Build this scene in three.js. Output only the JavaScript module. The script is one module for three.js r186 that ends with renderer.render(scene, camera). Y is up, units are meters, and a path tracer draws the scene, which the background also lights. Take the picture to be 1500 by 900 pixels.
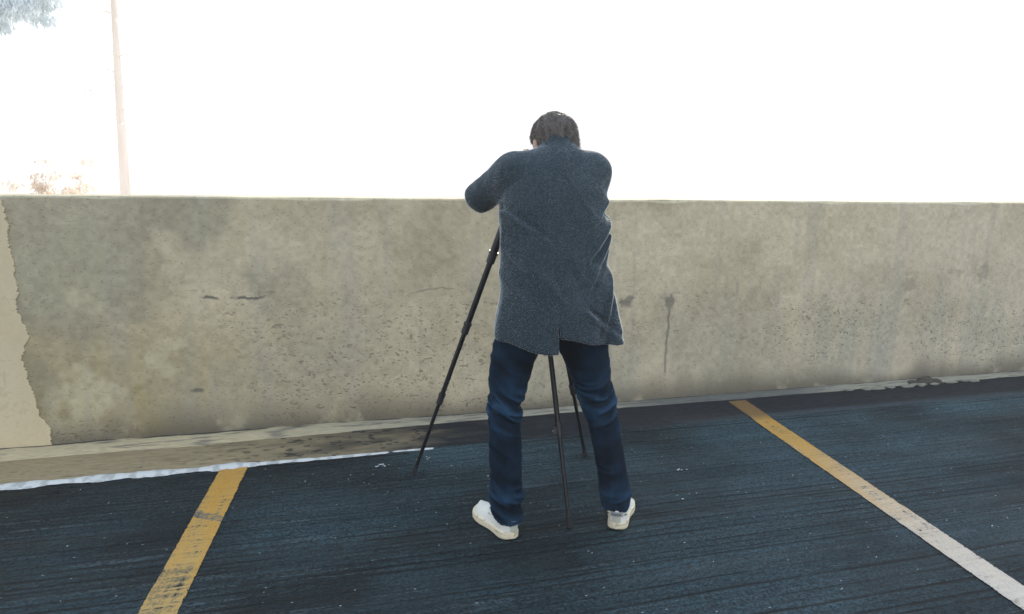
import * as THREE from 'three';
import { mergeGeometries } from 'three/addons/utils/BufferGeometryUtils.js';
import { RoundedBoxGeometry } from 'three/addons/geometries/RoundedBoxGeometry.js';

// ---------------------------------------------------------------- camera, sky, sun, exposure
const scene = new THREE.Scene();
const camera = new THREE.PerspectiveCamera(45.13, 1500 / 900, 0.05, 3000);
camera.position.set(0, 1.33, 3.727);
camera.rotation.set(-0.18503, -0.29235, 0.018924, 'YXZ');
scene.add(camera);

const renderer = new THREE.WebGLRenderer({ antialias: true });
renderer.toneMapping = THREE.LinearToneMapping;
renderer.toneMappingExposure = 1.7;
renderer.shadowMap.enabled = true;

const sunDir = new THREE.Vector3(0.39, 0.325, -0.86).normalize();
function makeSky() {
  const w = 512, h = 256, d = new Float32Array(w * h * 4), v = new THREE.Vector3();
  for (let j = 0; j < h; j++) for (let i = 0; i < w; i++) {
    const lat = ((j + 0.5) / h - 0.5) * Math.PI, lon = ((i + 0.5) / w - 0.5) * 2 * Math.PI;
    v.set(Math.cos(lat) * Math.cos(lon), Math.sin(lat), Math.cos(lat) * Math.sin(lon));
    const up = Math.max(0, v.y), t = Math.pow(Math.min(1, up / 0.85), 0.75);
    const glow = Math.exp(-Math.acos(Math.min(1, v.dot(sunDir))) / 0.3);
    const k = (j * w + i) * 4;
    d[k] = (1.12 + (0.66 - 1.12) * t) + 0.5 * glow;
    d[k + 1] = (1.10 + (0.86 - 1.10) * t) + 0.46 * glow;
    d[k + 2] = (1.09 + (1.10 - 1.09) * t) + 0.42 * glow;
    d[k + 3] = 1;
  }
  const tex = new THREE.DataTexture(d, w, h, THREE.RGBAFormat, THREE.FloatType);
  tex.mapping = THREE.EquirectangularReflectionMapping;
  tex.magFilter = THREE.LinearFilter; tex.needsUpdate = true;
  return tex;
}
scene.background = makeSky();
scene.environment = scene.background;

const sun = new THREE.DirectionalLight(0xfff0dc, 5.0);
sun.position.copy(sunDir).multiplyScalar(60); sun.castShadow = true; sun.shadow.radius = 2;
sun.shadow.mapSize.set(2048, 2048);
Object.assign(sun.shadow.camera, { left: -12, right: 12, top: 12, bottom: -12, near: 1, far: 150 });
scene.add(sun, sun.target);
scene.fog = new THREE.FogExp2(new THREE.Color(1, 0.985, 0.97), 0.004);

// ---------------------------------------------------------------- helpers
let seed = 7;
const rnd = () => { seed = (seed * 1664525 + 1013904223) >>> 0; return seed / 4294967296; };
const hash = (x, y, z) => {
  let h = Math.imul(x | 0, 374761393) + Math.imul(y | 0, 668265263) + Math.imul(z | 0, 2147483647 - 5 * 7919);
  h = Math.imul(h ^ (h >>> 13), 1274126177); h ^= h >>> 16;
  return (h >>> 0) / 4294967296;
};
const sm = (t) => t * t * (3 - 2 * t);
function noise(x, y, z = 0) {                        // 0..1 value noise
  const X = Math.floor(x), Y = Math.floor(y), Z = Math.floor(z), a = sm(x - X), b = sm(y - Y), c = sm(z - Z);
  const L = (p, q, t) => p + (q - p) * t;
  const P = (k) => L(L(hash(X, Y, k), hash(X + 1, Y, k), a), L(hash(X, Y + 1, k), hash(X + 1, Y + 1, k), a), b);
  return c === 0 ? P(Z) : L(P(Z), P(Z + 1), c);
}
function fbm(x, y, o = 4, z = 0) { let s = 0, a = 0.5, n = 0; for (let i = 0; i < o; i++) { s += a * noise(x, y, z + i * 17); n += a; a *= 0.5; x *= 2.03; y *= 2.03; } return s / n; }
const clamp = (x, a = 0, b = 1) => Math.min(b, Math.max(a, x));
const step = (a, b, x) => sm(clamp((x - a) / (b - a)));
const mix = (a, b, t) => a + (b - a) * t;
const mix3 = (a, b, t) => [mix(a[0], b[0], t), mix(a[1], b[1], t), mix(a[2], b[2], t)];
const toS = (c) => { c = clamp(c); return 255 * (c <= 0.0031308 ? c * 12.92 : 1.055 * Math.pow(c, 1 / 2.4) - 0.055); };
function texture(w, h, fn, srgb = true, wrap = THREE.RepeatWrapping) {   // fn(u px, v px) -> [r,g,b(,a)] linear 0..1
  const d = new Uint8Array(w * h * 4);
  for (let j = 0; j < h; j++) for (let i = 0; i < w; i++) {
    const c = fn(i, j), k = (j * w + i) * 4;
    for (let q = 0; q < 3; q++) d[k + q] = srgb ? toS(c[q]) : clamp(c[q]) * 255;
    d[k + 3] = c.length > 3 ? clamp(c[3]) * 255 : 255;
  }
  const t = new THREE.DataTexture(d, w, h, THREE.RGBAFormat);
  if (srgb) t.colorSpace = THREE.SRGBColorSpace;
  t.wrapS = t.wrapT = wrap; t.magFilter = THREE.LinearFilter; t.minFilter = THREE.LinearMipmapLinearFilter; t.generateMipmaps = true;
  t.needsUpdate = true; return t;
}
const ni = (g) => (g.index ? g.toNonIndexed() : g);
const lin = (r, g, b) => new THREE.Color().setRGB(r, g, b);
const std = (o) => new THREE.MeshStandardMaterial({ roughness: 0.85, ...o });
const phys = (o) => new THREE.MeshPhysicalMaterial({ roughness: 0.85, ...o });
function tag(o, label, category, group, kind) {
  if (label) o.userData.label = label;
  if (category) o.userData.category = category;
  if (group) o.userData.group = group;
  if (kind) o.userData.kind = kind;
  return o;
}
function mesh(name, g, m, parent = scene) { const o = new THREE.Mesh(g, m); o.name = name; o.castShadow = o.receiveShadow = true; parent.add(o); return o; }
function base(name, x, y, z) { const o = new THREE.Group(); o.name = name; o.position.set(x, y, z); scene.add(o); return o; }
const V = (x, y, z) => new THREE.Vector3(x, y, z);
function rod(a, b, r0, r1 = r0, n = 16) {            // tapered bar from a to b
  const g = new THREE.CylinderGeometry(r1, r0, a.distanceTo(b), n);
  g.applyQuaternion(new THREE.Quaternion().setFromUnitVectors(V(0, 1, 0), b.clone().sub(a).normalize()));
  const m = a.clone().add(b).multiplyScalar(0.5); g.translate(m.x, m.y, m.z); return g;
}
// surface of a field (negative inside), as smooth quads on a grid
function surface(f, lo, hi, cell, uvf) {
  const nx = Math.ceil((hi[0] - lo[0]) / cell) + 1, ny = Math.ceil((hi[1] - lo[1]) / cell) + 1, nz = Math.ceil((hi[2] - lo[2]) / cell) + 1;
  const F = new Float32Array(nx * ny * nz), id = (i, j, k) => (k * ny + j) * nx + i;
  for (let k = 0; k < nz; k++) for (let j = 0; j < ny; j++) for (let i = 0; i < nx; i++) F[id(i, j, k)] = f(lo[0] + i * cell, lo[1] + j * cell, lo[2] + k * cell);
  const vi = new Int32Array(nx * ny * nz).fill(-1), pos = [], idx = [];
  const C = []; for (let c = 0; c < 8; c++) C.push([c & 1, (c >> 1) & 1, c >> 2]);
  const E = []; for (let a = 0; a < 8; a++) for (let q = 0; q < 3; q++) if (!(a & (1 << q))) E.push([a, a | (1 << q)]);
  for (let k = 0; k < nz - 1; k++) for (let j = 0; j < ny - 1; j++) for (let i = 0; i < nx - 1; i++) {
    const v = C.map((c) => F[id(i + c[0], j + c[1], k + c[2])]);
    let m = 0; for (let c = 0; c < 8; c++) if (v[c] < 0) m++;
    if (m === 0 || m === 8) continue;
    let x = 0, y = 0, z = 0, n = 0;
    for (const [a, b] of E) if ((v[a] < 0) !== (v[b] < 0)) {
      const t = v[a] / (v[a] - v[b]);
      x += C[a][0] + t * (C[b][0] - C[a][0]); y += C[a][1] + t * (C[b][1] - C[a][1]); z += C[a][2] + t * (C[b][2] - C[a][2]); n++;
    }
    vi[id(i, j, k)] = pos.length / 3;
    pos.push(lo[0] + (i + x / n) * cell, lo[1] + (j + y / n) * cell, lo[2] + (k + z / n) * cell);
  }
  const quad = (a, b, c, d, flip) => { if (a < 0 || b < 0 || c < 0 || d < 0) return; flip ? idx.push(a, b, c, a, c, d) : idx.push(a, c, b, a, d, c); };
  for (let k = 1; k < nz - 1; k++) for (let j = 1; j < ny - 1; j++) for (let i = 1; i < nx - 1; i++) {
    const s = F[id(i, j, k)] < 0;
    if (s !== F[id(i + 1, j, k)] < 0) quad(vi[id(i, j - 1, k - 1)], vi[id(i, j, k - 1)], vi[id(i, j, k)], vi[id(i, j - 1, k)], s);
    if (s !== F[id(i, j + 1, k)] < 0) quad(vi[id(i - 1, j, k - 1)], vi[id(i - 1, j, k)], vi[id(i, j, k)], vi[id(i, j, k - 1)], s);
    if (s !== F[id(i, j, k + 1)] < 0) quad(vi[id(i - 1, j - 1, k)], vi[id(i, j - 1, k)], vi[id(i, j, k)], vi[id(i - 1, j, k)], s);
  }
  const g = new THREE.BufferGeometry(), nv = pos.length / 3, nor = new Float32Array(nv * 3), uv = new Float32Array(nv * 2), e = cell * 0.6;
  for (let q = 0; q < nv; q++) {
    const x = pos[q * 3], y = pos[q * 3 + 1], z = pos[q * 3 + 2];
    const n = V(f(x + e, y, z) - f(x - e, y, z), f(x, y + e, z) - f(x, y - e, z), f(x, y, z + e) - f(x, y, z - e)).normalize();
    nor.set([n.x, n.y, n.z], q * 3);
    uv.set(uvf ? uvf(x, y, z) : [x + z * 0.7, y], q * 2);
  }
  g.setAttribute('position', new THREE.Float32BufferAttribute(pos, 3));
  g.setAttribute('normal', new THREE.BufferAttribute(nor, 3));
  g.setAttribute('uv', new THREE.BufferAttribute(uv, 2));
  g.setIndex(idx); return g;
}
const smin = (a, b, k) => { const h = clamp(0.5 + 0.5 * (b - a) / k); return b + (a - b) * h - k * h * (1 - h); };
function cap(x, y, z, a, b, ra, rb) {                // tapered capsule
  const bx = b[0] - a[0], by = b[1] - a[1], bz = b[2] - a[2], px = x - a[0], py = y - a[1], pz = z - a[2];
  const t = clamp((px * bx + py * by + pz * bz) / (bx * bx + by * by + bz * bz));
  return Math.hypot(px - t * bx, py - t * by, pz - t * bz) - mix(ra, rb, t);
}
const ell = (x, y, z, c, r) => { const k = Math.hypot((x - c[0]) / r[0], (y - c[1]) / r[1], (z - c[2]) / r[2]); return (k - 1) * Math.min(...r); };
const table = (rows, y) => {                          // rows of [y, ...values], rising y, joined smoothly
  if (y <= rows[0][0]) return rows[0];
  for (let i = 1; i < rows.length; i++) if (y <= rows[i][0]) {
    const a = rows[Math.max(0, i - 2)], b = rows[i - 1], c = rows[i], e = rows[Math.min(rows.length - 1, i + 1)], h = c[0] - b[0], t = (y - b[0]) / h;
    return b.map((v, q) => {
      const m0 = (c[q] - a[q]) / Math.max(1e-6, c[0] - a[0]) * h, m1 = (e[q] - v) / Math.max(1e-6, e[0] - b[0]) * h, t2 = t * t, t3 = t2 * t;
      return (2 * t3 - 3 * t2 + 1) * v + (t3 - 2 * t2 + t) * m0 + (3 * t2 - 2 * t3) * c[q] + (t3 - t2) * m1;
    });
  }
  return rows[rows.length - 1];
};

// ---------------------------------------------------------------- ground, deck, gutter strip, cove
{
  const g = new THREE.PlaneGeometry(700, 700, 70, 70); g.rotateX(-Math.PI / 2);
  const p = g.attributes.position;
  for (let i = 0; i < p.count; i++) { const x = p.getX(i), z = p.getZ(i); p.setY(i, -3.2 + (noise(x * 0.03 + 9, z * 0.03 + 9) - 0.5) * 1.2 * step(20, 60, Math.hypot(x, z))); }
  g.computeVertexNormals();
  const uv = g.attributes.uv; for (let i = 0; i < uv.count; i++) uv.setXY(i, uv.getX(i) * 40, uv.getY(i) * 40);
  const t = texture(256, 256, (i, j) => { const n = fbm(i / 14, j / 14, 4); return mix3([0.42, 0.38, 0.29], [0.62, 0.59, 0.52], n); });
  tag(mesh('ground', g, std({ map: t, roughness: 1 })), 'pale open ground beyond and below the parapet wall', null, null, 'structure');
}
const X0 = -1.7, XW = 6.8, Z0 = 0.38, ZW = 4.0;       // the deck's own wear, plus painted sheen and light falloff, is drawn for this area, mirrored beyond
const DW = 2048, DH = 2048;
const deckBump = new Float32Array(DW * DH);
const deckMap = (() => {
  const row = new Float32Array(DH), rowB = new Float32Array(DH), rowC = new Float32Array(DH);
  for (let j = 0, next = 6, w = 3, s = 0.7; j < DH; j++) {   // combed lines, unevenly spaced and unevenly deep
    if (j > next + w) { next = j + 7 + rnd() * 15; w = 2.0 + rnd() * 3.0; s = 0.4 + 0.75 * rnd() * rnd() + (rnd() < 0.2 ? 0.4 : 0); }
    row[j] = Math.max(0, 1 - Math.abs(j - next) / w) * s; rowB[j] = fbm(j / 34, 8.1, 3); rowC[j] = fbm(j / 6, 21.7, 2);
  }
  return texture(DW, DH, (i, j) => {
    const x = X0 + i / DW * XW, z = Z0 + j / DH * ZW;
    const wob = (fbm(x * 0.7, z * 0.25, 2) - 0.5) * 18 + (fbm(x * 6, z * 5, 2, 5) - 0.5) * 2.4;    // combed grooves are never quite straight
    const jj = clamp(j + wob, 0, DH - 2), j0 = Math.floor(jj), tt = jj - j0;
    const g1 = mix(row[j0], row[j0 + 1], tt), g2 = mix(rowB[j0], rowB[j0 + 1], tt), g3 = mix(rowC[j0], rowC[j0 + 1], tt);
    const along = fbm(x * 3.2 + 4, jj / 14, 3, 3), fine = fbm(i / 1.7, j / 2.6, 3, 9), patch = fbm(x * 1.3 + 2, z * 1.9 + 7, 5, 21), streak = fbm(x * 3.2, jj / 5, 2, 31);
    const line = clamp(g1 * mix(0.5, 1.6, step(0.3, 0.65, along))), groove = 1 - line, grain = hash(i, j, 41);
    deckBump[j * DW + i] = 0.45 - 0.4 * line + 0.4 * fine + 0.1 * g3 + 0.14 * grain;
    let k = mix(0.72, 1.28, g3) * mix(0.75, 1.25, g2) * mix(0.45, 1.65, step(0.3, 0.7, patch)) * mix(0.35, 1.75, step(0.2, 0.8, fine)) * mix(0.65, 1.35, grain) * (1 - 0.82 * line);
    k *= mix(0.95, 1.7, step(1.25, 0.35, z) * step(-0.2, 0.8, x)) * mix(0.75, 1, step(-1.4, 0.6, x));  // sky sheen painted as a paler band by the gutter; left darkened as light falloff
    k *= mix(1, 1.25, step(2.0, 3.6, x));  // light falloff again: right end of the deck painted brighter
    let c = [0.0098 * k, 0.0188 * k, 0.0228 * k];
    const worn = step(0.64, 0.80, streak) * groove * step(0.35, 0.7, fine);                                        // laitance rubbed pale
    c = mix3(c, [0.065, 0.085, 0.095], worn * 0.6);
    const fl = hash(i >> 1, j >> 1, 77);
    if (fl > 0.99935 && groove > 0.2) c = [0.30, 0.33, 0.34];                                 // tiny pale grit
    if (fl < 0.004) c = c.map((q) => q * 0.35);
    return c;
  }, true, THREE.MirroredRepeatWrapping);
})();
const deckHeight = texture(DW, DH, (i, j) => { const b = deckBump[j * DW + i]; return [b, b, b]; }, false, THREE.MirroredRepeatWrapping);
const deckRough = texture(256, 512, (i, j) => { const n = fbm(i / 30, j / 12, 4, 50); const r = 0.5 + 0.36 * n; return [r, r, r]; }, false);
{
  const g = new THREE.BufferGeometry(), xa = -42, xb = 46, za = -0.02, zb = 34;
  // slab top as a grid so that textures keep their size
  const top = new THREE.PlaneGeometry(xb - xa, zb - za, 22, 12); top.rotateX(-Math.PI / 2); top.translate((xa + xb) / 2, 0, (za + zb) / 2);
  const slab = new THREE.BoxGeometry(xb - xa, 0.28, zb - za + 0.2); slab.translate((xa + xb) / 2, -0.145, (za + zb) / 2 - 0.1);
  for (const q of [top, slab]) { const p = q.attributes.position, u = q.attributes.uv; for (let i = 0; i < p.count; i++) u.setXY(i, (p.getX(i) - X0) / XW, (p.getZ(i) - Z0) / ZW); }
  const m = phys({ specularIntensity: 0.35, map: deckMap, bumpMap: deckHeight, bumpScale: 0.006, roughnessMap: deckRough, roughness: 1 });
  tag(mesh('parking_deck', mergeGeometries([top, slab]), m), 'dark blue grey deck with combed grooves running along the wall', null, null, 'structure');
}
// concrete gutter strip between the deck finish and the wall: brown at the left, blackened at the right
const gutterMap = texture(2048, 128, (i, j) => {
  const x = X0 + i / 2048 * XW, z = j / 128 * 0.40, n = fbm(x * 6, z * 16, 4, 61), n2 = fbm(x * 22, z * 60, 3, 62), n3 = fbm(x * 1.4, z * 3, 3, 63);
  const dark = clamp(step(-0.75, 1.15, x + (n - 0.5) * 1.2));
  let c = mix3([0.27, 0.21, 0.125], [0.009, 0.013, 0.019], dark * mix(0.94, 1, n2));
  c = mix3(c, [0.05, 0.045, 0.04], step(0.5, 0.72, n3 * 0.5 + n2 * 0.5) * (0.35 + 0.5 * step(0.10, 0.24, z)) * (1 - dark * 0.7));
  const pit = step(0.66, 0.74, fbm(x * 26, z * 46, 2, 64)) * step(-0.8, 0.1, x);
  c = mix3(c, [0.016, 0.016, 0.018], pit * 0.8);
  const far = step(1.6, 2.6, x) * step(0.3, 0.37, z); c = mix3(c, [0.06, 0.075, 0.085], far * 0.5);
  return c.map((q) => q * mix(0.75, 1.25, n2));
}, true, THREE.MirroredRepeatWrapping);
const gutterBump = texture(1024, 128, (i, j) => { const n = fbm(i / 4, j / 4, 3, 66); return [n, n, n]; }, false);
{
  const n = 340, pos = [], uv = [], idx = [], xa = -14, xb = 20;
  for (let i = 0; i <= n; i++) {
    const x = mix(xa, xb, i / n), ze = 0.383 + (fbm(x * 3, 1.2, 3) - 0.5) * 0.035;
    [[0.0, 0.004], [0.12, 0.006], [0.26, 0.006], [ze - 0.012, 0.005], [ze, -0.004]].forEach(([z, y]) => { pos.push(x, y, z); uv.push((x - X0) / XW, z / 0.4); });
    if (i < n) for (let q = 0; q < 4; q++) { const a = i * 5 + q, b = a + 5; idx.push(a, a + 1, b, b, a + 1, b + 1); }
  }
  const g = new THREE.BufferGeometry(); g.setAttribute('position', new THREE.Float32BufferAttribute(pos, 3)); g.setAttribute('uv', new THREE.Float32BufferAttribute(uv, 2)); g.setIndex(idx); g.computeVertexNormals();
  tag(mesh('gutter_strip', g, phys({ specularIntensity: 0.3, map: gutterMap, bumpMap: gutterBump, bumpScale: 0.006, roughness: 0.9 })), 'dirty concrete strip between grooved deck and parapet wall', null, null, 'structure');
}
const coveMap = texture(1024, 64, (i, j) => {
  const x = X0 + i / 1024 * XW, n = fbm(x * 9, j / 9, 4, 71), n2 = fbm(x * 40, j / 3, 2, 72);
  let c = mix3([0.40, 0.33, 0.205], [0.27, 0.25, 0.19], step(-0.6, 1.2, x));
  c = mix3(c, [0.11, 0.10, 0.085], step(0.5, 0.75, n) * 0.75); c = mix3(c, [0.06, 0.065, 0.065], step(1.5, 2.1, x) * step(3.4, 2.9, x) * 0.75);
  if (j < 9) c = mix3(c, [0.035, 0.03, 0.025], step(0.28, 0.5, n));                      // dirt line in the joint with the wall
  return c.map((q) => q * mix(0.8, 1.15, n2));
}, true, THREE.MirroredRepeatWrapping);
{
  const n = 420, pos = [], uv = [], idx = [], xa = -14, xb = 20, R = 5;
  for (let i = 0; i <= n; i++) {
    const x = mix(xa, xb, i / n), w = mix(0.105, 0.062, step(-0.4, 1.4, x)) + (fbm(x * 5, 4.4, 3) - 0.5) * 0.03, h = mix(0.026, 0.018, step(-0.4, 1.4, x)) + (fbm(x * 7, 9.4, 3) - 0.5) * 0.012;
    for (let q = 0; q < R; q++) { const t = q / (R - 1); pos.push(x, mix(h, -0.002, t * t) + 0.006, 0.002 + w * t); uv.push((x - X0) / XW, t); }
    if (i < n) for (let q = 0; q < R - 1; q++) { const a = i * R + q, b = a + R; idx.push(a, a + 1, b, b, a + 1, b + 1); }
  }
  const g = new THREE.BufferGeometry(); g.setAttribute('position', new THREE.Float32BufferAttribute(pos, 3)); g.setAttribute('uv', new THREE.Float32BufferAttribute(uv, 2)); g.setIndex(idx); g.computeVertexNormals();
  tag(mesh('concrete_cove', g, std({ map: coveMap, bumpMap: gutterBump, bumpScale: 0.004, roughness: 0.92 })), 'narrow pale concrete ledge along the foot of the wall', null, null, 'structure');
}

// ---------------------------------------------------------------- parapet wall
const WH = 1.175, WT = 0.2, WX0 = -1.9, WXW = 7.4;
const wallBump = new Float32Array(2048 * 512);
const scratch = (x, y, x0, y0, x1, y1, w, s) => {       // a scratch's strength at (x, y)
  const t = (x - x0) / (x1 - x0); if (t < 0 || t > 1) return 0;
  const yc = mix(y0, y1, t) + 0.012 * Math.sin(t * 4.2 + s) + (fbm(x * 30, s, 3) - 0.5) * 0.018;
  return step(w, w * 0.2, Math.abs(y - yc)) * step(0.25, 0.5, fbm(x * 24, y * 30 + s, 2)) * step(0, 0.08, t) * step(1, 0.9, t);
};
const wallMap = texture(2048, 512, (i, j) => {
  const x = WX0 + i / 2048 * WXW, y = j / 512 * WH;
  const n = fbm(x * 1.5, y * 2.2, 4, 81), n2 = fbm(x * 7, y * 7, 4, 82), n3 = fbm(x * 40, y * 40, 3, 83), drip = fbm(x * 9, y * 0.8, 4, 84), grain = hash(i, j, 85);
  let c = mix3([0.43, 0.36, 0.238], [0.57, 0.485, 0.335], step(0.3, 0.7, n * 0.6 + n2 * 0.4));
  // yellow-brown grime in the lower left, greenish grey in the middle, warmer at the far right
  const lw = step(0.9, 0.15, y) * step(1.3, -0.9, x);
  c = mix3(c, [0.33, 0.265, 0.135], lw * (0.4 + 0.8 * n2));
  c = mix3(c, [0.56, 0.50, 0.335], step(0.54, 0.62, fbm(x * 3.2 + 5, y * 3.6, 4, 86)) * step(0.0, -0.7, x) * 0.55);   // lighter daubs
  c = mix3(c, [0.22, 0.205, 0.145], step(0.48, 0.66, fbm(x * 2.6, y * 2.6 + 3, 4, 87)) * step(0.7, -0.5, x) * 0.5);   // darker damp
  c = mix3(c, [0.37, 0.33, 0.24], step(0.5, 0.66, fbm(x * 2.1 + 8, y * 0.9, 3, 88)) * step(0.9, 0.3, y) * 0.55);
  c = mix3(c, [0.56, 0.47, 0.35], step(2.6, 4.2, x) * 0.6 * n);
  c = mix3(c, [0.30, 0.295, 0.25], step(0.50, 0.76, drip) * step(0.95, 0.25, y) * step(0.9, 1.7, x) * 0.38);           // drips from the right-hand half
  c = mix3(c, [0.36, 0.335, 0.27], step(0.56, 0.72, fbm(x * 14, y * 0.6, 3, 95)) * 0.25);
  // black growth at the foot
  const foot = step(0.19 * (0.2 + 1.6 * fbm(x * 3, 2, 3)), 0.0, y - 0.05 * (n3 - 0.5));
  c = mix3(c, [0.075, 0.065, 0.05], foot * 0.8 * step(0.25, 0.6, n2 + 0.15));
  // air holes and pits, thicker low down
  const field_ = step(0.44, 0.66, fbm(x * 1.7 + 3, y * 2.1, 4, 90));
  let pit = step(0.735, 0.80, fbm(x * 95, y * 100, 2, 89)) * mix(0.25, 1, step(0.9, 0.25, y)) * field_;
  pit = Math.max(pit, step(0.79, 0.83, fbm(x * 38 + 7, y * 42, 2, 92)) * 0.8 * step(1.05, 0.5, y) * mix(0.3, 1, field_));
  pit = Math.max(pit, (hash(Math.floor(x * 210), Math.floor(y * 210), 93) > 0.994 ? 0.5 : 0) * field_);
  c = mix3(c, [0.13, 0.115, 0.085], pit * 0.5);
  // scratches, round stains, drip from the second stain, dents
  let s = scratch(x, y, -0.44, 0.69, -0.10, 0.708, 0.011, 1.7) * 0.85;
  s = Math.max(s, scratch(x, y, 0.56, 0.70, 0.82, 0.703, 0.006, 5.1) * 0.45);
  for (const [sx, sy, r] of [[1.793, 0.605, 0.045], [2.058, 0.600, 0.047]]) s = Math.max(s, step(r * 1.15, r * 0.55, Math.hypot(x - sx, y - sy) + (n3 - 0.5) * 0.05) * 0.62);
  s = Math.max(s, step(0.011, 0.003, Math.abs(x - 2.058 - (fbm(y * 14, 2.2, 3) - 0.5) * 0.03)) * step(0.15, 0.2, y) * step(0.60, 0.55, y) * 0.62);
  for (const [sx, sy, rx, ry] of [[-0.455, 0.245, 0.03, 0.012], [3.75, 0.655, 0.06, 0.05], [4.35, 0.72, 0.07, 0.06], [4.12, 0.72, 0.05, 0.04]]) s = Math.max(s, step(1.2, 0.5, Math.hypot((x - sx) / rx, (y - sy) / ry) + (n3 - 0.5)) * (rx < 0.04 ? 0.8 : 0.22));
  c = mix3(c, [0.12, 0.115, 0.095], s);
  wallBump[j * 2048 + i] = 0.55 + 0.35 * (n3 - 0.5) + 0.15 * (n2 - 0.5) - 0.5 * pit - 0.2 * s * (s > 0.6 ? 1 : 0) + 0.06 * (grain - 0.5);
  const k = mix(0.8, 1.14, n3) * mix(0.95, 1.05, grain);
  return c.map((q) => q * k * (hash(i >> 1, j >> 1, 97) < 0.022 ? 0.72 : 1));
}, true, THREE.MirroredRepeatWrapping);
const wallHeight = texture(2048, 512, (i, j) => { const b = wallBump[j * 2048 + i]; return [b, b, b]; }, false, THREE.MirroredRepeatWrapping);
{
  const wall = base('parapet_wall', 2, 0, -WT / 2);
  tag(wall, 'long stained concrete parapet wall behind the person and the tripod', 'wall');
  const xa = -24, xb = 28;
  // cross-section with softened, slightly chipped arrises
  const n = 520, prof = [[WT / 2, -0.1], [WT / 2, 0.4], [WT / 2, 0.8], [WT / 2, WH - 0.012], [WT / 2 - 0.004, WH - 0.004], [WT / 2 - 0.013, WH], [-WT / 2 + 0.013, WH], [-WT / 2 + 0.003, WH - 0.004], [-WT / 2, WH - 0.013], [-WT / 2, -3.4]];
  const pos = [], uv = [], idx = [], P = prof.length;
  for (let i = 0; i <= n; i++) {
    const x = mix(xa, xb, i / n), chip = Math.max(0, fbm(x * 6, 7.7, 3) - 0.56) * 0.05, dip = (fbm(x * 0.9, 3.1, 3) - 0.5) * 0.006;
    prof.forEach(([z, y], q) => { const top = q >= 3 && q <= 8; pos.push(x - 2, y + (top ? dip - (q === 3 || q === 4 ? chip : 0) : 0), z - (q === 4 ? chip * 0.5 : 0)); uv.push((x - WX0) / WXW, (q < 6 ? y : WH - (y > 0 ? (WH - y) + 0.1 : 1)) / WH); });
    if (i < n) for (let q = 0; q < P - 1; q++) { const a = i * P + q, b = a + P; idx.push(a, b, a + 1, b, b + 1, a + 1); }
  }
  const g = new THREE.BufferGeometry(); g.setAttribute('position', new THREE.Float32BufferAttribute(pos, 3)); g.setAttribute('uv', new THREE.Float32BufferAttribute(uv, 2)); g.setIndex(idx); g.computeVertexNormals();
  mesh('concrete_panel', g, phys({ specularIntensity: 0.5, map: wallMap, bumpMap: wallHeight, bumpScale: 0.006, roughness: 0.93 }), wall);
  // smooth cream skim coat that ends in a ragged edge at the left
  const ed = (y) => { const t = y / WH; return mix(-1.135, -1.175, step(0.0, 0.55, t)) + 0.05 * step(0.22, 0.02, t) + (fbm(y * 9, 5.5, 4) - 0.5) * 0.07 + (fbm(y * 60, 2.5, 4) - 0.5) * 0.016 - 0.012 * step(0.5, 0.9, t); };
  const s = new THREE.Shape(); s.moveTo(-9, 0.03); s.lineTo(ed(0.03), 0.03);
  for (let q = 1; q <= 260; q++) { const y = mix(0.03, WH - 0.02, q / 260); s.lineTo(ed(y) + (hash(q, 3, 1) - 0.5) * 0.008, y); }
  s.lineTo(-9, WH - 0.02);
  const sg = new THREE.ExtrudeGeometry(s, { depth: 0.004, bevelEnabled: true, bevelThickness: 0.0015, bevelSize: 0.0015, bevelSegments: 1 });
  sg.translate(-2, 0, WT / 2 + 0.001);
  const skim = texture(512, 512, (i, j) => { const a = fbm(i / 60, j / 60, 4, 101), b = fbm(i / 5, j / 5, 3, 102); let c = mix3([0.52, 0.415, 0.245], [0.60, 0.51, 0.345], a); c = mix3(c, [0.36, 0.27, 0.15], step(0.6, 0.75, a * 0.4 + b * 0.6) * 0.35); return c.map((q) => q * mix(0.92, 1.05, b)); });
  const st = skim; st.repeat.set(0.6, 0.6);
  mesh('skim_coat', sg, std({ map: st, bumpMap: wallHeight, bumpScale: 0.001, roughness: 0.9 }), wall).userData.label = 'smooth cream coating with a ragged edge at the left';
}
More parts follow.
